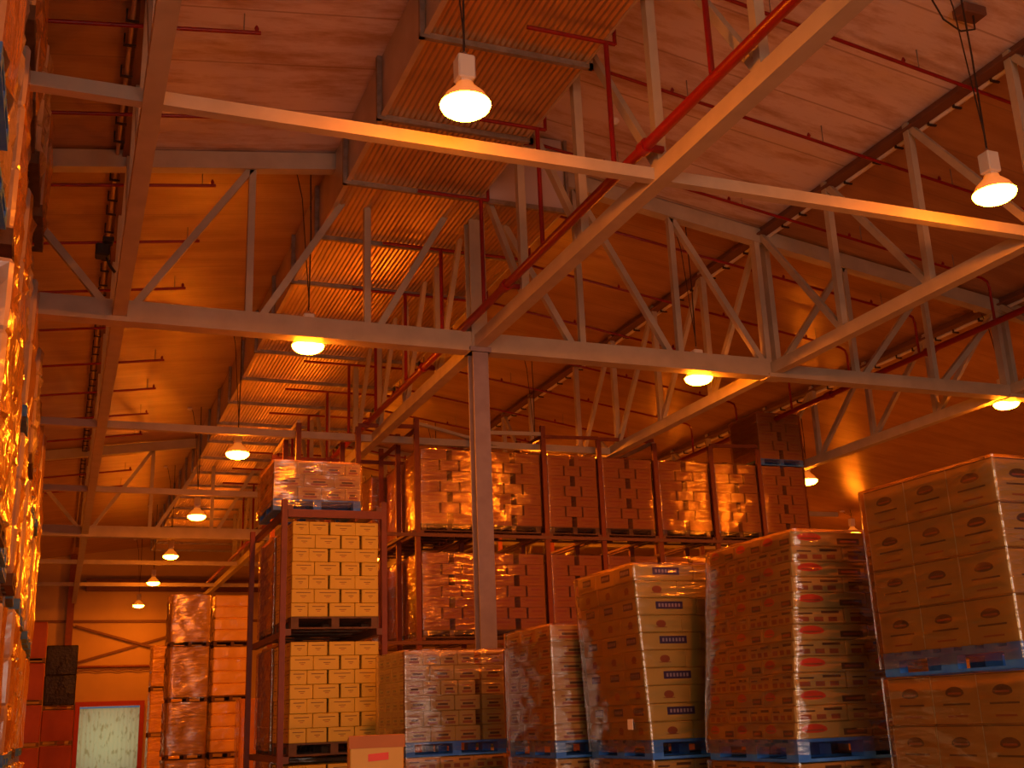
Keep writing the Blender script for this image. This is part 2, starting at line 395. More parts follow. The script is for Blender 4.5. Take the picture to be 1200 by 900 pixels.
# ---------------------------------------------------------------- air duct along the ridge
def duct():
    t = thing('air_duct', 'long corrugated sheet metal air duct hung under the ridge', 'air duct')
    zb = E + 7.7
    def under(x0, x1, y0, y1, nm='underside'):
        n = int((x1-x0)/.076); v = []; f = []
        xs = [(x0 + (x1-x0)*k/(n*6), zb+.012-.012*math.cos(k*math.pi/3)) for k in range(n*6+1)]
        for x, z in xs: v += [(x, y0, z), (x, y1, z)]
        for i in range(len(xs)-1): f.append((2*i, 2*i+1, 2*i+3, 2*i+2))
        MB().add(v, f, 0, True).build(nm, 'corrugated', t)
    under(3.5, 5.52, -4, 14.9); under(3.5, 6.95, 14.9, 52)
    MB().box(3.47, -4, zb-.02, 3.5, 52, zc(3.47)).build('left_side', 'duct_side', t)
    MB().box(5.52, -4, zb-.02, 5.55, 14.9, zc(5.53)).build('right_side', 'duct_side', t)
    MB().box(6.95, 14.9, zb-.02, 6.98, 52, zc(6.98)).build('right_side', 'duct_side', t)
    MB().box(5.55, 14.88, zb-.02, 6.98, 14.92, zc(6.98)).build('end_panel', 'duct_end', t)
    MB().box(3.5, 51.97, zb, 6.95, 52, zc(3.5)).build('end_panel', 'duct_side', t)
    MB().bar((3.48, -4, zb-.015), (3.48, 52, zb-.015), .07, .03).build('edge_angle', 'duct_side', t)
    y = 5.1; k = 0
    while y < 52:
        x1 = 5.62 if y < 14.8 else 7.05
        fr = MB()
        fr.box(3.4, y-.03, zb-.075, x1, y+.03, zb-.035); fr.box(3.4, y-.03, zb-.035, x1, y-.022, zb)
        fr.box(3.4, y-.035, zb-.075, 3.465, y+.035, zc(3.4))
        fr.box(x1-.05, y-.03, zb-.075, x1, y+.03, zc(x1-.02)-.01)
        fr.build('hanger_frame', 'galv', t)
        y += 1.95 if k < 5 else 2.05
        k += 1
duct()

# ---------------------------------------------------------------- sprinkler pipes
def sprinklers():
    t = thing('sprinkler_main', 'thick red sprinkler main running lengthwise past the grey column', 'pipe')
    X, Z = 5.5, E+5.85
    MB().tube([(X, -3, Z), (X, 50, Z)], .062, 12).build('main_pipe', 'pipe_red', t)
    for y in [9.6, 13.8, 17.8, 21.8, 25.8, 29.8]:
        mb = MB(); mb.tube([(X, y-.06, Z), (X, y+.06, Z)], .085, 12); mb.box(X-.05, y-.03, Z-.03, 5.72, y+.03, Z+.03); mb.build('clamp', 'pipe_red', t)
    bys = [8.2, 10.33, 12.45, 14.7, 16.7, 18.85, 21.0, 23.3, 25.5, 27.7, 29.9, 32.1, 34.3, 36.5, 38.7]
    for i, y in enumerate(bys):
        MB().tube([(X, y, Z), (X, y, E+7.6)], .032, 8).build('riser', 'pipe_red', t)
    rights = []
    for i, y in enumerate(bys):
        wide = y > 14.8
        b = thing('sprinkler_branch', ORD[i] + ' red sprinkler branch from the near end, across the duct and the right roof slope', 'pipe', group='sprinkler branches on the right')
        zu = E+7.6
        xr = 5.62 if not wide else 7.12
        MB().tube([(4.5, y, zu), (xr, y, zu)], .026, 8).build('duct_pipe', 'pipe_red', b)
        pts = [(xr, y, zu), (xr, y, zc(xr)-.3)]
        if xr < RX: pts.append((RX, y, zc(RX)-.3))
        pts += [(15.2, y, zc(15.2)-.3), (15.32, y, zc(15.3)-.34), (15.35, y, zc(15.3)-.45), (15.35, y, E+6.55)]
        MB().tube(pts, .026, 8).build('slope_pipe', 'pipe_red', b)
        for x in (7.9, 10.2, 12.6, 14.6):
            z = zc(x)
            MB().tube([(x, y, z-.3), (x, y, z)], .008, 5).build('hanger', 'galv', b)
            MB().lathe([(.012, -.3), (.03, -.24), (.012, -.2), (.0, -.19)], 8, 0, (x-.25, y, z+.03)).build('sprinkler_head', 'pipe_red', b)
    m = thing('sprinkler_main', 'second red sprinkler main, at the right under the right-hand trusses', 'pipe')
    MB().tube([(15.35, -3, E+6.55), (15.35, 50, E+6.55)], .06, 12).build('main_pipe', 'pipe_red', m)
    for y in (13.2, 16.4, 19.6, 22.8): MB().tube([(15.35, y-.1, E+6.55), (15.35, y+.1, E+6.55)], .085, 12).build('coupling', 'pipe_red', m)
    for i, y in enumerate([9.95, 12.1, 14.2, 16.36, 18.56, 20.85, 23.0, 25.45, 27.8, 30.2, 32.5, 34.9, 37.3, 39.8]):
        b = thing('sprinkler_branch', ORD[i] + ' red sprinkler stub from the near end on the left roof slope', 'pipe', group='sprinkler branches on the left')
        MB().tube([(-9, y, zc(-9)-.26), (1.75, y, zc(1.75)-.26)], .026, 8).build('slope_pipe', 'pipe_red', b)
        MB().tube([(1.55, y, zc(1.55)-.26), (1.55, y, zc(1.55))], .008, 5).build('hanger', 'galv', b)
        MB().tube([(-2.5, y, zc(-2.5)-.26), (-2.5, y, zc(-2.5))], .008, 5).build('hanger', 'galv', b)
        MB().lathe([(.012, 0), (.03, .05), (.012, .09), (0, .1)], 8, 0, (1.7, y, zc(1.7)-.25)).build('sprinkler_head', 'pipe_red', b)
sprinklers()

# ---------------------------------------------------------------- lamps
def lamp_meshes():
    c = {}
    c['bowl'] = MB().lathe([(.25, .01), (.255, -.01), (.235, -.05), (.18, -.09), (.1, -.112), (0.001, -.12)], 24).mesh('bowl', 'bowl')
    c['reflector'] = MB().lathe([(.255, 0), (.2, .1), (.13, .17), (.095, .2), (.09, .23), (0.001, .235)], 24).mesh('reflector', 'reflector')
    mb = MB(); mb.cbox(-.085, -.085, .25, .085, .085, .5, .015); mb.box(-.05, -.05, .2, .05, .05, .26)
    c['ballast'] = mb.mesh('ballast_box', 'housing')
    c['hook'] = MB().tube([(0, 0, .49), (.03, 0, .53), (0, 0, .58), (-.02, 0, .55)], .008, 6).mesh('hook', 'galv')
    return c
LM = lamp_meshes()
def lamp(x, y, label, rz=0):
    z = E + 5.5
    t = thing('high_bay_lamp', label, 'lamp', (x, y, z), 'high bay sodium lamps', rz)
    for n in ('bowl', 'reflector'): link(n, LM[n], t).scale = (.94, .94, .94)
    link('ballast_box', LM['ballast'], t); link('hook', LM['hook'], t)
    h = zc(x) - z
    if 3.45 < x < 5.6: h = 2.2
    MB().tube([(0, 0, .57), (.02, .0, (h+.5)/2), (0, 0, h)], .011, 6).build('cable', 'cable', t)
    MB().tube([(.01, 0, .62), (-.12, .02, h*.8), (-.22, .04, h-.12), (-.3, .04, h-.02)], .008, 6).build('flex', 'cable', t)
    MB().cbox(-.36, -.02, h-.09-.3*.0, -.24, .1, h-.0-.045).build('junction_box', 'housing', t)
LY = [8.8, 16.1, 23.4, 30.9, 38.4, 45.6, 54.0]
for i, y in enumerate(LY): lamp(3.17, y, ORD[i] + ' lamp from the front in the row beside the air duct')
lamp(3.17, 1.4, 'lamp of the duct row hanging above the camera')
lamp(3.17, -5.9, 'added unseen lamp of the duct row behind the camera')  # added to throw more light on the load fronts
lamp(9.5, -5.9, 'added unseen lamp of the middle row farthest behind the camera')  # likewise added for light and glints on the load fronts
for x, y, l in ((9.5, 8.8, 'lamp hanging at the top right corner, nearest of the right-hand lamps'), (9.92, 16.1, 'lamp under the nearest truss, right of the grey column'),
              (9.9, 23.4, 'lamp of the middle row hidden behind the rack tops'), (9.9, 30.9, 'fourth lamp of the middle row behind the rack'), (9.9, 38.4, 'fifth lamp of the middle row far behind the rack'),
              (9.9, 45.6, 'sixth lamp of the middle row far behind the rack'), (9.5, 1.4, 'lamp of the middle row above and behind the camera'),
              (16.75, 16.1, 'lamp under the truss at the far right edge of the picture'), (17.35, 23.4, 'lamp just right of the tallest rack load'),
              (17.2, 30.9, 'fourth lamp of the third row behind stacks'), (17.2, 38.4, 'fifth lamp of the third row behind stacks'), 
              (24.4, 30.8, 'small distant lamp between the red-marked load and the big brown cartons'),
              (-4, 12.4, 'lamp over the next aisle hidden by the left rack'), (-4, 23.4, 'second lamp over the next aisle behind the left rack'), (-4, 38.4, 'third lamp over the next aisle behind the left rack')):
    lamp(x, y, l)

# small fittings
t = thing('smoke_detector', 'small round white detector on the ceiling near the duct end', 'detector', (7.45, 13.9, zc(7.45)))
MB().lathe([(.001, -.09), (.05, -.08), (.08, -.03), (.08, 0)], 14).build('cover', 'white_trim', t)
t = thing('floodlight', 'small black fitting clamped on the left lengthwise truss', 'fitting', (.2, 14.6, E+6.02))
mb = MB(); mb.cbox(-.13, -.1, -.05, .05, .1, .12, .02); mb.build('head', 'black', t)
MB().tube([(0, 0, 0), (.06, 0, -.15), (.13, 0, -.24)], .02, 6).build('arm', 'black', t)
MB().cbox(-.05, -.14, .14, .09, -.02, .2, .01).build('bracket', 'black', t)
t = thing('junction_box', 'brown ceiling box with a looping cable at the top right', 'box', (10.2, 9.35, zc(10.2)))
MB().cbox(-.18, -.12, -.14, .18, .12, 0, .02).build('box', 'dark_steel', t)
MB().tube([(0, -.05, -.12), (-.02, -.06, -.35), (-.25, -.05, -.42), (-.5, -.05, -.3), (-.65, -.05, -.02)], .012, 6).build('cable', 'cable', t)

# ---------------------------------------------------------------- pallets and cartons
def pallet_mesh(kind, L=1.165, W=1.165, H=.15):
    mb = MB()
    for k in range(7): y = k*(W-.11)/6; mb.box(0, y, H-.022, L, y+.11, H)
    for x in (0, L/2-.05, L-.1):
        mb.box(x, 0, H-.05, x+.1, W, H-.022)
        for y in (0, W/2-.07, W-.14): mb.box(x, y, .02, x+.1, y+.14, H-.05)
    for y in (0, W/2-.07, W-.14): mb.box(0, y, 0, L, y+.14, .02)
    for x in (0, L-.1): mb.box(x, .14, 0, x+.1, W/2-.07, .02); mb.box(x, W/2+.07, 0, x+.1, W-.14, .02)
    return mb.mesh('pallet', kind)
PM = {k: pallet_mesh(k) for k in ('pallet_blue', 'pallet_wood')}

STYLE = {   # cardboard material, print function
 'red': 'kraft', 'plain': 'kraft', 'blue': 'kraft_gold', 'gold': 'kraft_gold', 'big': 'kraft_brown', 'pale': 'kraft_pale', 'mark': 'kraft_red', 'text': 'kraft'}
CM = {}
def carton_mesh(dx, dy, dz, st):
    key = (round(dx, 3), round(dy, 3), round(dz, 3), st)
    if key in CM: return CM[key]
    mb = MB(); mb.cbox(0, 0, 0, dx, dy, dz, .007)
    mats = [STYLE[st], 'lit_gap', 'ink_red', 'ink_dark', 'ink_blue', 'ink_pale', 'ink_faint_red']
    e = .0015
    def q(face, a0, b0, a1, b1, mi, lift=1):      # a along the face 0..1, b up 0..1
        for (fc, L) in (('f', dx), ('l', dy)):
            if fc != face: continue
            if fc == 'f': v = [(a0*dx, -e*lift, b0*dz), (a1*dx, -e*lift, b0*dz), (a1*dx, -e*lift, b1*dz), (a0*dx, -e*lift, b1*dz)]
            else: v = [(-e*lift, (1-a0)*dy, b0*dz), (-e*lift, (1-a1)*dy, b0*dz), (-e*lift, (1-a1)*dy, b1*dz), (-e*lift, (1-a0)*dy, b1*dz)]
            mb.add(v, [(0, 1, 2, 3)], mi)
    def oval(face, ca, cb, ra, rb, mi, lift=1, n=14, flat=False):
        pts = []
        for k in range(n):
            a = 2*math.pi*k/n; s = math.sin(a)
            if flat and s < 0: s *= .55
            pts.append((ca + ra*math.cos(a), cb + rb*s))
        v = [((a*dx, -e*lift, b*dz) if face == 'f' else (-e*lift, (1-a)*dy, b*dz)) for a, b in pts]
        mb.add(v, [tuple(range(n))], mi)
    for F in ('f', 'l'):
        if st == 'red':
            oval(F, .24, .55, .17, .36, 2, flat=True); q(F, .12, .48, .36, .56, 6, 2); q(F, .62, .15, .93, .55, 3); q(F, .66, .28, .89, .42, 6, 2)
        elif st == 'plain':
            q(F, .1, .62, .38, .72, 3); q(F, .55, .68, .9, .84, 3); q(F, .1, .15, .3, .45, 6); q(F, .4, .15, .58, .45, 6); q(F, .68, .15, .85, .45, 6)
        elif st == 'blue':
            q(F, .3, .36, .76, .8, 4)
            for k in range(7): a = .345 + k*.056; q(F, a, .48, a+.032, .68, 5, 2)
        elif st == 'gold':
            oval(F, .5, .5, .12, .22, 6); q(F, .36, .28, .64, .32, 6)
        elif st == 'big':
            oval(F, .5, .62, .2, .14, 3, flat=True); q(F, .36, .6, .64, .64, 6, 2); q(F, .22, .38, .8, .42, 3); q(F, .3, .14, .72, .18, 6)
            q(F, 0, .965, 1, .985, 3); q(F, .0, .02, .018, .98, 1)  # pale edge strip paints the light showing between carton columns
        elif st == 'pale':
            q(F, .2, .72, .85, .77, 3); q(F, .38, .5, .66, .54, 3); q(F, .45, .38, .6, .42, 6)
        elif st == 'text':
            q(F, .2, .62, .82, .7, 6); q(F, .3, .36, .72, .5, 3); q(F, .22, .14, .8, .3, 6)
        elif st == 'mark':
            q(F, .2, .58, .8, .74, 6); q(F, .3, .3, .7, .36, 6)
    CM[key] = mb.mesh('carton', mats); return CM[key]
def cartons(t, W, D, z0, layers, st, lean=(0, 0), jit=.004, left=True, right=False):
    """layers: list of (height, [front widths], [left depths], style); negative width = dark slot"""
    z = z0
    for (h, fr, lf, s) in layers:
        ox = lean[0]*(z-z0); oy = lean[1]*(z-z0)
        dep = lf[0]
        tot = sum(abs(a) for a in fr); x = 0
        for a in fr:
            wd = abs(a)*W/tot
            if a > 0:
                o = link('carton', carton_mesh(wd-.004, dep-.004, h-.003, s), t, (x+ox+random.uniform(0, jit), oy+random.uniform(0, jit*2), z))
            x += wd
        if left:
            y = dep; tl = sum(lf)
            for b in lf[1:]:
                o = link('carton', carton_mesh(.38*W, b*D/tl-.004, h-.003, s), t, (ox+random.uniform(0, jit*2), y*D/tl+oy, z))
                y += b
        z += h
    # the unseen rest of the load, one plain block of board per layer
    mb = MB(); z = z0
    for (h, fr, lf, s) in layers:
        ox = lean[0]*(z-z0); oy = lean[1]*(z-z0)
        mb.cbox((.4*W if left else 0.0)+ox, lf[0]+.04+oy, z, W+ox, D+oy, z+h-.002, .006); z += h
    o = mb.build('inner_cartons', STYLE[layers[0][3]], t); o['kind'] = 'stuff'
    return z
def wrap_shell(t, W, D, z0, z1, lean=(0, 0), amp=.012, matn='stretch_film', name='stretch_wrap', base=.014, top=True, seed=0):
    rnd = random.Random(seed); r = .03
    per = []
    nx, ny = 9, 9
    fr_ = [0, .022] + [.022+.956*i/8 for i in range(1, 8)] + [.978]
    def edge(a, b, n): return [(a[0]+(b[0]-a[0])*q, a[1]+(b[1]-a[1])*q) for q in fr_]
    c = [(-base, -base), (W+base, -base), (W+base, D+base), (-base, D+base)]
    for i in range(4): per += edge(c[i], c[(i+1) % 4], nx)
    n = len(per); nz = 14; v = []; f = []
    cx, cy_ = W/2, D/2
    for k in range(nz+1):
        z = z0 + (z1-z0)*k/nz
        for i, (x, y) in enumerate(per):
            am = amp*rnd.uniform(0, 1)
            dx = (x-cx); dy = (y-cy_); q = max(abs(dx)/W, abs(dy)/D)*2
            corner = min(abs(dx)/(W/2), abs(dy)/(D/2))
            am = am*(1 if corner < .99 else .2)
            l = math.hypot(dx, dy)
            v.append((x + (am if abs(dx)/W > abs(dy)/D else 0)*(1 if dx > 0 else -1) + lean[0]*max(z-z0-.1, 0),
                      y + (am if abs(dy)/D >= abs(dx)/W else 0)*(1 if dy > 0 else -1) + lean[1]*max(z-z0-.1, 0), z))
    for k in range(nz):
        for i in range(n):
            f.append((k*n+i, k*n+(i+1) % n, (k+1)*n+(i+1) % n, (k+1)*n+i))
    mb = MB().add(v, f, 0, True)
    if top:                       # the film folded over the upper edges
        b0 = len(mb.v); inner = []
        for i, (x, y) in enumerate(per):
            inner.append((cx+(x-cx)*.72+lean[0]*(z1-z0), cy_+(y-cy_)*.72+lean[1]*(z1-z0), z1+.012+rnd.uniform(0, .015)))
        o0 = len(mb.v); last = [mb.v[nz*n+i] for i in range(n)]
        mb.add(last+inner, [(i, (i+1) % n, n+(i+1) % n, n+i) for i in range(n)], 0, True)
    return mb.build(name, matn, t)
def load(label, x, y, z, layers, pallet='pallet_wood', W=1.165, D=1.165, rz=0, wrap=True, lean=(0, 0), left=True, group=None, amp=.012, top=True, seed=0, ph=.15):
    t = thing('pallet_load', label, 'pallet load', (x, y, z), group, rz)
    link('pallet', PM[pallet], t).scale = (min(W, 1.2)/1.165, 1, 1)
    zt = cartons(t, W, D, ph, layers, layers[0][3], lean, left=left)
    if wrap: wrap_shell(t, W, D, ph-.1, zt+.006, lean, amp, top=top, seed=seed, base=.022)
    return t
def simple_layers(h, n, fr, lf, st): return [(h, fr[i % len(fr)], lf[i % len(lf)], st[i % len(st)] if isinstance(st, list) else st) for i in range(n)]

# ---- floor stacks on the right -------------------------------------------------
BASE = E-.36                 # underside of the upper pallets
def under_load(x, y, top, label, st='plain', pallet='pallet_wood', rz=0, nl=9, fr=[[.39, .39, .39]], lf=[[.39, .39, .39]]):
    load(label, x, y, 0, simple_layers((top-.15-.008)/nl, nl, fr, lf, st), pallet, rz=rz, seed=random.randint(0, 999))
# red-marked load
LA = [(.112, [.44, .73][::(1 if i % 2 else 1)] if False else ([.58, .585] if i % 2 == 0 else [.4, .4, .365]), ([.4, .38, .385] if i % 2 == 0 else [.3, .29, .29, .285]), 'red' if i % 2 == 0 else 'plain') for i in range(13)][::-1]
load('wrapped load of red-marked cartons on a blue pallet, right of centre', 4.78, 6.9, BASE, LA, 'pallet_blue', lean=(.1, 0), seed=3, W=1.3, amp=.032)
under_load(4.78, 6.9, BASE, 'lower load under the red-marked cartons, at the bottom edge', 'plain', 'pallet_wood', nl=10)
# blue-label load
LB = [(.144, [.57, .595] if i % 2 == 0 else [.4, .765], ([.4, .38, .385] if i % 2 == 0 else [.36, .4, .4]), 'blue' if i % 2 == 0 else 'gold') for i in range(10)][::-1]
load('leaning wrapped load of golden cartons with blue labels', 4.56, 8.6, BASE, LB, 'pallet_blue', lean=(-.045, 0), seed=5)
o = MB().box(-.006, .24, 0, 0, .33, .085).build('paper_tag', 'paper', [q for q in COL.objects if q.get('label', '').startswith('leaning wrapped')][0], (-.04, 0, .235)); o['label'] = 'small white paper tag'
under_load(4.56, 8.6, BASE, 'lower load under the blue-labelled cartons', 'plain', nl=9)
LC = simple_layers(.15, 6, [[.39, .39, .39], [.58, .585]], [[.39, .39, .39], [.3, .29, .29, .285]], 'text')
load('dark wrapped brown load between the blue-labelled load and the six-layer load', 4.3, 9.98, BASE, LC + LC[:1], 'pallet_blue', seed=8)
under_load(4.3, 9.98, BASE, 'lower load under the dark brown wrapped load', 'plain', nl=9)
# six-layer load beside the rack
LD = [(.163, [.2, .2, .2, .2, -.07, .27] if i % 2 else [.28, .28, .3, -.02, .27], [.3, .29, .29, .285], 'text') for i in range(6)]
load('six-layer wrapped carton load with dark slots, right of the pale cartons', 3.57, 12.39, BASE, LD, 'pallet_blue', seed=11)
under_load(3.57, 12.39, BASE, 'lower load under the six-layer load', 'plain', nl=9)
# the big brown cartons
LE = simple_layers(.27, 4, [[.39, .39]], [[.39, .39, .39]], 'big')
ZS1 = E+.17
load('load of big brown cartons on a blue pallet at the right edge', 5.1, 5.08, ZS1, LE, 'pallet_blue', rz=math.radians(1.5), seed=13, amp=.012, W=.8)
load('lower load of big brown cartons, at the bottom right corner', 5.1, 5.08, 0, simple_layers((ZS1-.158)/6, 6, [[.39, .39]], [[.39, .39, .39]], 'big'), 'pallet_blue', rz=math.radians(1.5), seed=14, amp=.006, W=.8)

# ---- pale cartons in the narrow rack ---------------------------------------------
def narrow_rack():
    X, Y = 2.62, 14.3
    t = thing('pallet_rack', 'narrow red-brown drive-in rack holding the pale cartons', 'pallet rack', (X, Y, 0))
    for y in (0, 2.6):
        for x in (-.1, 1.2):
            h = 4.55
            MB().box(x, y, 0, x+.07, y+.08, h).build('upright', 'rack_red', t)
    for z in (1.35, 2.86, 4.42):
        for x in (-.03, 1.13): MB().box(x, .0, z-.02, x+.07, 2.68, z+.06).build('rail', 'dark_steel', t)
    MB().box(-.03, -.02, 4.32, 1.2, .02, 4.42).build('header', 'rack_red', t)
narrow_rack()
def pale_layers(n, h):
    r = []
    for i in range(n):
        fr = [.22, .26, -.02, .34, .32] if i % 2 == 0 else [.3, .34, -.02, .25, -.025, .23]
        r.append((h, fr, [.3, .29, .29, .285], 'pale'))
    return r
for lv, (z, n, h) in enumerate(((0, 7, .165), (E-.33, 7, .172), (E+1.18, 7, .172))):
    load('pale yellow carton load on the ' + ['floor under the narrow rack', 'lower visible level of the narrow rack', 'upper level of the narrow rack, below the blue pallet'][lv], 2.66, 14.32, z if lv == 0 else (1.41, 2.92)[lv-1], pale_layers(n, h), 'pallet_wood', wrap=False, seed=20+lv, W=1.12)
    load('wrapped load behind the pale cartons, ' + ['floor level', 'lower level', 'upper level'][lv] + ' of the narrow rack', 2.66, 15.62, z if lv == 0 else (1.41, 2.92)[lv-1], simple_layers(.2, 6, [[.39, .39, .39]], [[.39, .39, .39]], 'mark'), 'pallet_wood', seed=30+lv, W=1.12)
load('low carton load on a blue pallet, on top of the narrow rack', 2.47, 14.7, 4.48, simple_layers(.17, 3, [[.3, .3, .3, .2], [.4, .4, .365]], [[.39, .39, .39]], 'text'), 'pallet_blue', seed=41, amp=.03)

# ---- wide drive-in rack behind -----------------------------------------------------
RY = 21.6
UX = [6.52, 7.92, 9.34, 10.65, 12.02, 13.46, 14.72, 16.03]
def wide_rack():
    t = thing('pallet_rack', 'wide red-brown drive-in rack behind the grey column', 'pallet rack', (0, RY, 0))
    for x in [4.1, 5.3] + UX[:-1]:
        for y in (0, 1.4, 2.8):
            top = E+5.763 + (.25 if x in (UX[0], UX[2]) else 0)
            MB().box(x-.05, y, 0, x+.05, y+.08, top).build('upright', 'rack_red', t)
    xs = [4.1, 5.3] + UX[:-1]
    for z in (E+1.550, E+3.661):
        for x in xs:
            for s in (-1, 1): MB().box(x+s*.09-.04, .02, z-.02, x+s*.09+.04, 3, z+.03).build('rail', 'dark_steel', t)
        MB().box(4.1, .0-.03, z-.1, 16.08, -.0, z-.03).build('front_beam', 'dark_steel', t)
    for i in range(len(xs)-1):
        a, b = xs[i], xs[i+1]
        z = E+5.792
        MB().bar((a, .04, z), (b if i % 2 else a, .04 if i % 2 else 2.84, z+.04*(i % 2)), .05, .08).build('top_tie', 'rack_red' if i % 3 else 'steel', t)
        MB().bar((a, 2.84, z-.1), (b, 2.84, z-.1), .05, .08).build('top_tie', 'rack_red', t)
    MB().bar((UX[0], .04, E+5.909), (UX[1]+.5, .4, E+5.618), .08, .06).build('top_tie', 'steel', t)
    MB().bar((UX[2], .0, E+5.763), (UX[3], .04, E+5.812), .05, .07).build('top_tie', 'rack_red', t)
    MB().bar((UX[3], .04, E+5.812), (UX[4]-.6, 1.0, E+5.715), .07, .06).build('top_tie', 'steel', t)
wide_rack()
def mark_layers(n, h):
    r = []
    for i in range(n):
        fr = [.5, -.1, .5] if i % 2 == 0 else [.36, -.03, .36, -.03, .36]
        r.append((h, fr, [.39, .39, .39], 'mark'))
    return r
lanes = ['first lane left', 'second lane, behind the column', 'third lane', 'fourth lane', 'fifth lane', 'sixth lane', 'seventh lane']
for i in range(7):
    for lv, z in enumerate((0, E+1.579, E+3.690)):
        n = 6 if lv == 0 else 7
        nm = ['bottom', 'middle', 'top'][lv]
        w_ = i in (1, 2, 5, 6) or (lv == 1)
        hgt = .218 if lv == 1 else .221
        if lv == 0: hgt = .24
        load('reddish carton load on the ' + nm + ' level of the wide rack, ' + lanes[i], UX[i]+.085, RY+.05, z, mark_layers(n, hgt), 'pallet_wood', left=(i == 0 or i == 6), wrap=True, seed=50+i*3+lv, amp=.02, W=[1.24, 1.24, 1.15, 1.18, 1.26, 1.1, 1.14][i])
for lv, z in enumerate((E+1.579, E+3.690)):
    load('glossy load second in depth at the left end of the wide rack, ' + ['middle', 'top'][lv] + ' level', UX[0]+.085, RY+1.5, z, mark_layers(7, .218), 'pallet_wood', seed=80+lv, amp=.025)
    load('glossy load third in depth at the left end of the wide rack, ' + ['middle', 'top'][lv] + ' level', UX[0]-.2, RY+2.9, z, mark_layers(7, .218), 'pallet_wood', seed=84+lv, amp=.025)
load('tall extra load on a blue pallet, highest of the wide rack', 14.81, RY+.05, E+3.690+.15+7*.221+.03, mark_layers(5, .22), 'pallet_blue', seed=90, amp=.02)

# ---- glossy stacks in the far aisle ---------------------------------------------------
def blocky(label, x, y, z, W, D, H, n, matn, seed=0, pallet='pallet_wood', group=None, rz=0, front=None, rough=.016):
    t = thing('pallet_load', label, 'pallet load', (x, y, z), group, rz)
    link('pallet', PM[pallet], t).scale = (W/1.165, D/1.165, 1)
    rnd = random.Random(seed); v = []; f = []
    per = []; c = .035
    for (x0, y0), (x1, y1) in (((0, 0), (W, 0)), ((W, 0), (W, D)), ((W, D), (0, D)), ((0, D), (0, 0))):
        L = math.hypot(x1-x0, y1-y0); ux, uy = (x1-x0)/L, (y1-y0)/L
        for q in (c, .2*L, .4*L, .6*L, .8*L, L-c): per.append((x0+ux*q, y0+uy*q, q in (c, L-c)))
    m = len(per); rows = []
    hz = H/n
    for k in range(n):
        rows += [(.15+hz*k+.001, .05 if n > 3 else (.022 if n > 1 else 0)), (.15+hz*k+.03, .005), (.15+hz*(k+.3), 0), (.15+hz*(k+.7), 0), (.15+hz*(k+1)-.04, .0), (.15+hz*(k+1)-.001, .05 if n > 3 else .022)]
    for z_, ins in rows:
        for (px, py, cor) in per:
            e = ins + (0 if cor else rnd.uniform(-rough, rough*.5))
            sx = -1 if px > W*.98 else (1 if px < W*.02 else 0); sy = -1 if py > D*.98 else (1 if py < D*.02 else 0)
            v.append((px+sx*e, py+sy*e, z_))
    for k in range(len(rows)-1):
        for i in range(m): f.append((k*m+i, k*m+(i+1) % m, (k+1)*m+(i+1) % m, (k+1)*m+i))
    f.append(tuple(range((len(rows)-1)*m, len(rows)*m))); f.append(tuple(range(m))[::-1])
    mb = MB().add(v, f, 0, False)
    if front:  # paler near side: cool light falling on it, painted into the colour
        for i, q in enumerate(mb.f):
            if all(mb.v[j][1] < .05 for j in q): mb.m[i] = 1
        mb.build('wrapped_goods', [matn, front], t)
    else: mb.build('wrapped_goods', matn, t)
    return t
FY = 36.5
zz = [E-2.4+.65, E-.8+.02, E+.86, E+2.5]
zz = [0, .95, 2.6, 4.24]
for k, (z, h) in enumerate(((0, .79), (.94, 1.5), (2.59, 1.49), (4.23, 1.42))):
    g = blocky('golden film-wrapped load in the far left-hand stack, ' + ['floor level', 'second level', 'third level', 'top level'][k], 3.13, FY, z, 1.16, 1.16, h, 1 if k != 0 else 1, 'film_gold', 100+k)
    wrap_shell(g, 1.16, 1.16, .1, .155+h, amp=.055, seed=300+k, base=.02)
    blocky('ribbed pale golden load in the far stack of four, ' + ['floor level', 'second level', 'third level', 'top level'][k], 4.42, FY+.1, z, 1.16, 1.16, h, 4, 'tray_gold', 110+k, rough=.01)
blocky('small glossy brown load standing before the ribbed golden stack', 5.0, 34.6, .0, .8, 1.0, 2.6-.15, 1, 'film_load', 121)
for k in range(3):
    blocky('narrow far wrapped load left of the golden stack, ' + ['bottom', 'middle', 'top'][k], 3.12, 43.5, k*1.59, 1.1, 1.1, 1.44, 3, 'film_gold', 130+k)
blocky('black film-wrapped tall load at the far left of the aisle', -.46, 48.9, 2.75, 1.16, 1.16, 2.28, 2, 'black_film', 140)
blocky('dark red bin load below the black-wrapped load', -.46, 48.9, 1.43, 1.16, 1.16, 1.14, 1, 'carton_dark_red', 141)
blocky('lowest dark red bin load below the black-wrapped load', -.46, 48.9, .0, 1.16, 1.16, 1.25, 1, 'carton_dark_red', 142)
for k in range(4):
    blocky('dark red load beside the end of the left rack, ' + ['lowest', 'second', 'third', 'topmost'][k], -1.6, 44.0, k*1.42, 1.16, 1.16, 1.24, 1, 'carton_dark_red', 145+k)

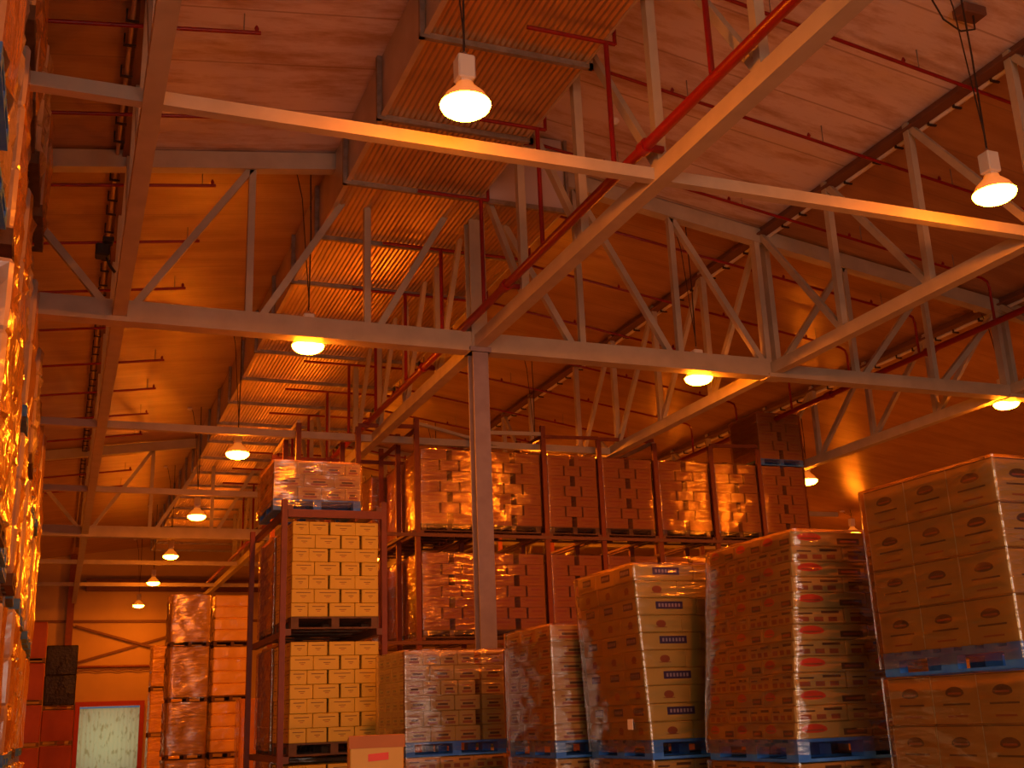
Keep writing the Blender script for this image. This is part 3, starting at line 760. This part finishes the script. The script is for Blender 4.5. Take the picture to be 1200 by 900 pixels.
# ---- left rack -----------------------------------------------------------------------
def left_rack():
    t = thing('pallet_rack', 'tall rack of wrapped loads along the left edge', 'pallet rack', (-1.8, 0, 0))
    for k in range(0, 21):
        y = 2.32 + 1.42*k
        for x in (0, 1.0): MB().box(x, y-.04, 0, x+.08, y+.04, E+6.1).build('upright', 'galv', t)
    for z in (E-.36, E+1.79, E+3.94, E+6.1):
        for x in (.02, 1.0): MB().box(x, 2.3, z-.08, x+.06, 30.8, z).build('rail', 'galv', t)
left_rack()
for k in range(20):
    y = 2.4 + 1.42*k
    for lv, z in enumerate((0, E-.36, E+1.79, E+3.94, E+6.1)):
        if lv == 4 and (y > 14): continue
        vis = {0: 20, 1: 14, 2: 9, 3: 4.5, 4: 3}[lv]
        if y < vis: continue
        h = [1.15, 1.9, 1.9, 1.8, 1.45][lv] - random.uniform(0, .12)
        xo = random.uniform(-.07, .035)
        rd = random.random()
        blocky('orange film-wrapped load in the tall left rack, ' + ['floor', 'second', 'third', 'fourth', 'top'][lv] + ' level, ' + ORD[k] + ' bay from the near end',
               -1.77+xo, y+.04, z, 1.165, 1.165, h, 1 + int(rd*4), 'film_load' if rd < .8 else 'film_pale', 200+k*5+lv, 'pallet_blue' if lv != 4 and random.random() < .75 else 'pallet_wood', 'wrapped loads in the left rack', rz=math.radians(random.uniform(-1.5, 1.5)), front='film_pale', rough=.05)

# ---- single carton in front --------------------------------------------------------------
under_load(1.85, 9.0, 1.37, 'low load below the picture edge carrying the single carton', 'plain', nl=8)
t = thing('carton_box', 'single open-topped carton with a red label at the bottom edge', 'box', (2.17, 9.1, 1.38), rz=math.radians(-9))
mb = MB(); mb.cbox(0, 0, 0, .42, .3, .27, .008); mb.build('body', 'kraft_gold', t)
MB().add([(-.01, -.004, .19), (.43, -.004, .19), (.43, -.004, .285), (-.01, -.004, .285), (-.01, .3, .285), (.43, .3, .285)], [(0, 1, 2, 3), (3, 2, 5, 4)]).build('lid', 'kraft_red', t)
MB().add([(.14, -.006, .09), (.3, -.006, .1), (.3, -.006, .155), (.14, -.006, .145)], [(0, 1, 2, 3)]).build('label', 'ink_red', t)

# ---- door in the end wall -----------------------------------------------------------------
d = MB(); d.box(.85, YB-.25, 0, 1.05, YB, 2.98); d.box(3.65, YB-.25, 0, 3.85, YB, 2.98); d.box(.85, YB-.25, 2.98, 3.85, YB, 3.2)
fr = struct(d.build('door_1', 'door_red'))
n = 14; v = []; f = []
for k in range(n*4+1):
    x = 1.05 + 2.6*k/(n*4); v += [(x, YB-.14-.03*abs(math.sin(k*math.pi/4)), 0.01), (x, YB-.14-.03*abs(math.sin(k*math.pi/4)), 2.9)]
for k in range(n*4): f.append((2*k, 2*k+2, 2*k+3, 2*k+1))
mb = MB().add(v, f, 0, True)
o = mb.build('strip_curtain', 'strip_pvc'); tag(o, 'pale green plastic strip curtain in the far doorway', 'curtain')
t = thing('wall_brace', 'crossed steel braces on the end wall above the doorway', 'brace')
MB().bar((.6, YB-.1, 4.9), (6.5, YB-.1, 6.6), .06, .1).build('brace_rod', 'dark_steel', t)
MB().bar((.6, YB-.16, 6.6), (6.5, YB-.16, 4.9), .06, .1).build('brace_rod', 'dark_steel', t)
t = thing('wall_pipe', 'horizontal pipe with sagging cable on the end wall above the doorway', 'pipe')
MB().tube([(.4, YB-.08, 4.75), (5, YB-.08, 4.75)], .06, 8).build('pipe', 'rack_red', t)
MB().tube([(.5+.3*k, YB-.1, 4.6-.06*(k % 3 == 1)) for k in range(14)], .025, 6).build('cable', 'dark_steel', t)
t = thing('end_wall_post', 'steel post against the end wall left of the doorway', 'column', (.35, YB-.2, 0))
mb = MB(); mb.box(-.15, -.15, 0, .15, -.12, zc(.35)-.02); mb.box(-.15, .12, 0, .15, .15, zc(.35)-.02); mb.box(-.02, -.12, 0, .02, .12, zc(.35)-.02); mb.build('shaft', 'rack_red', t)
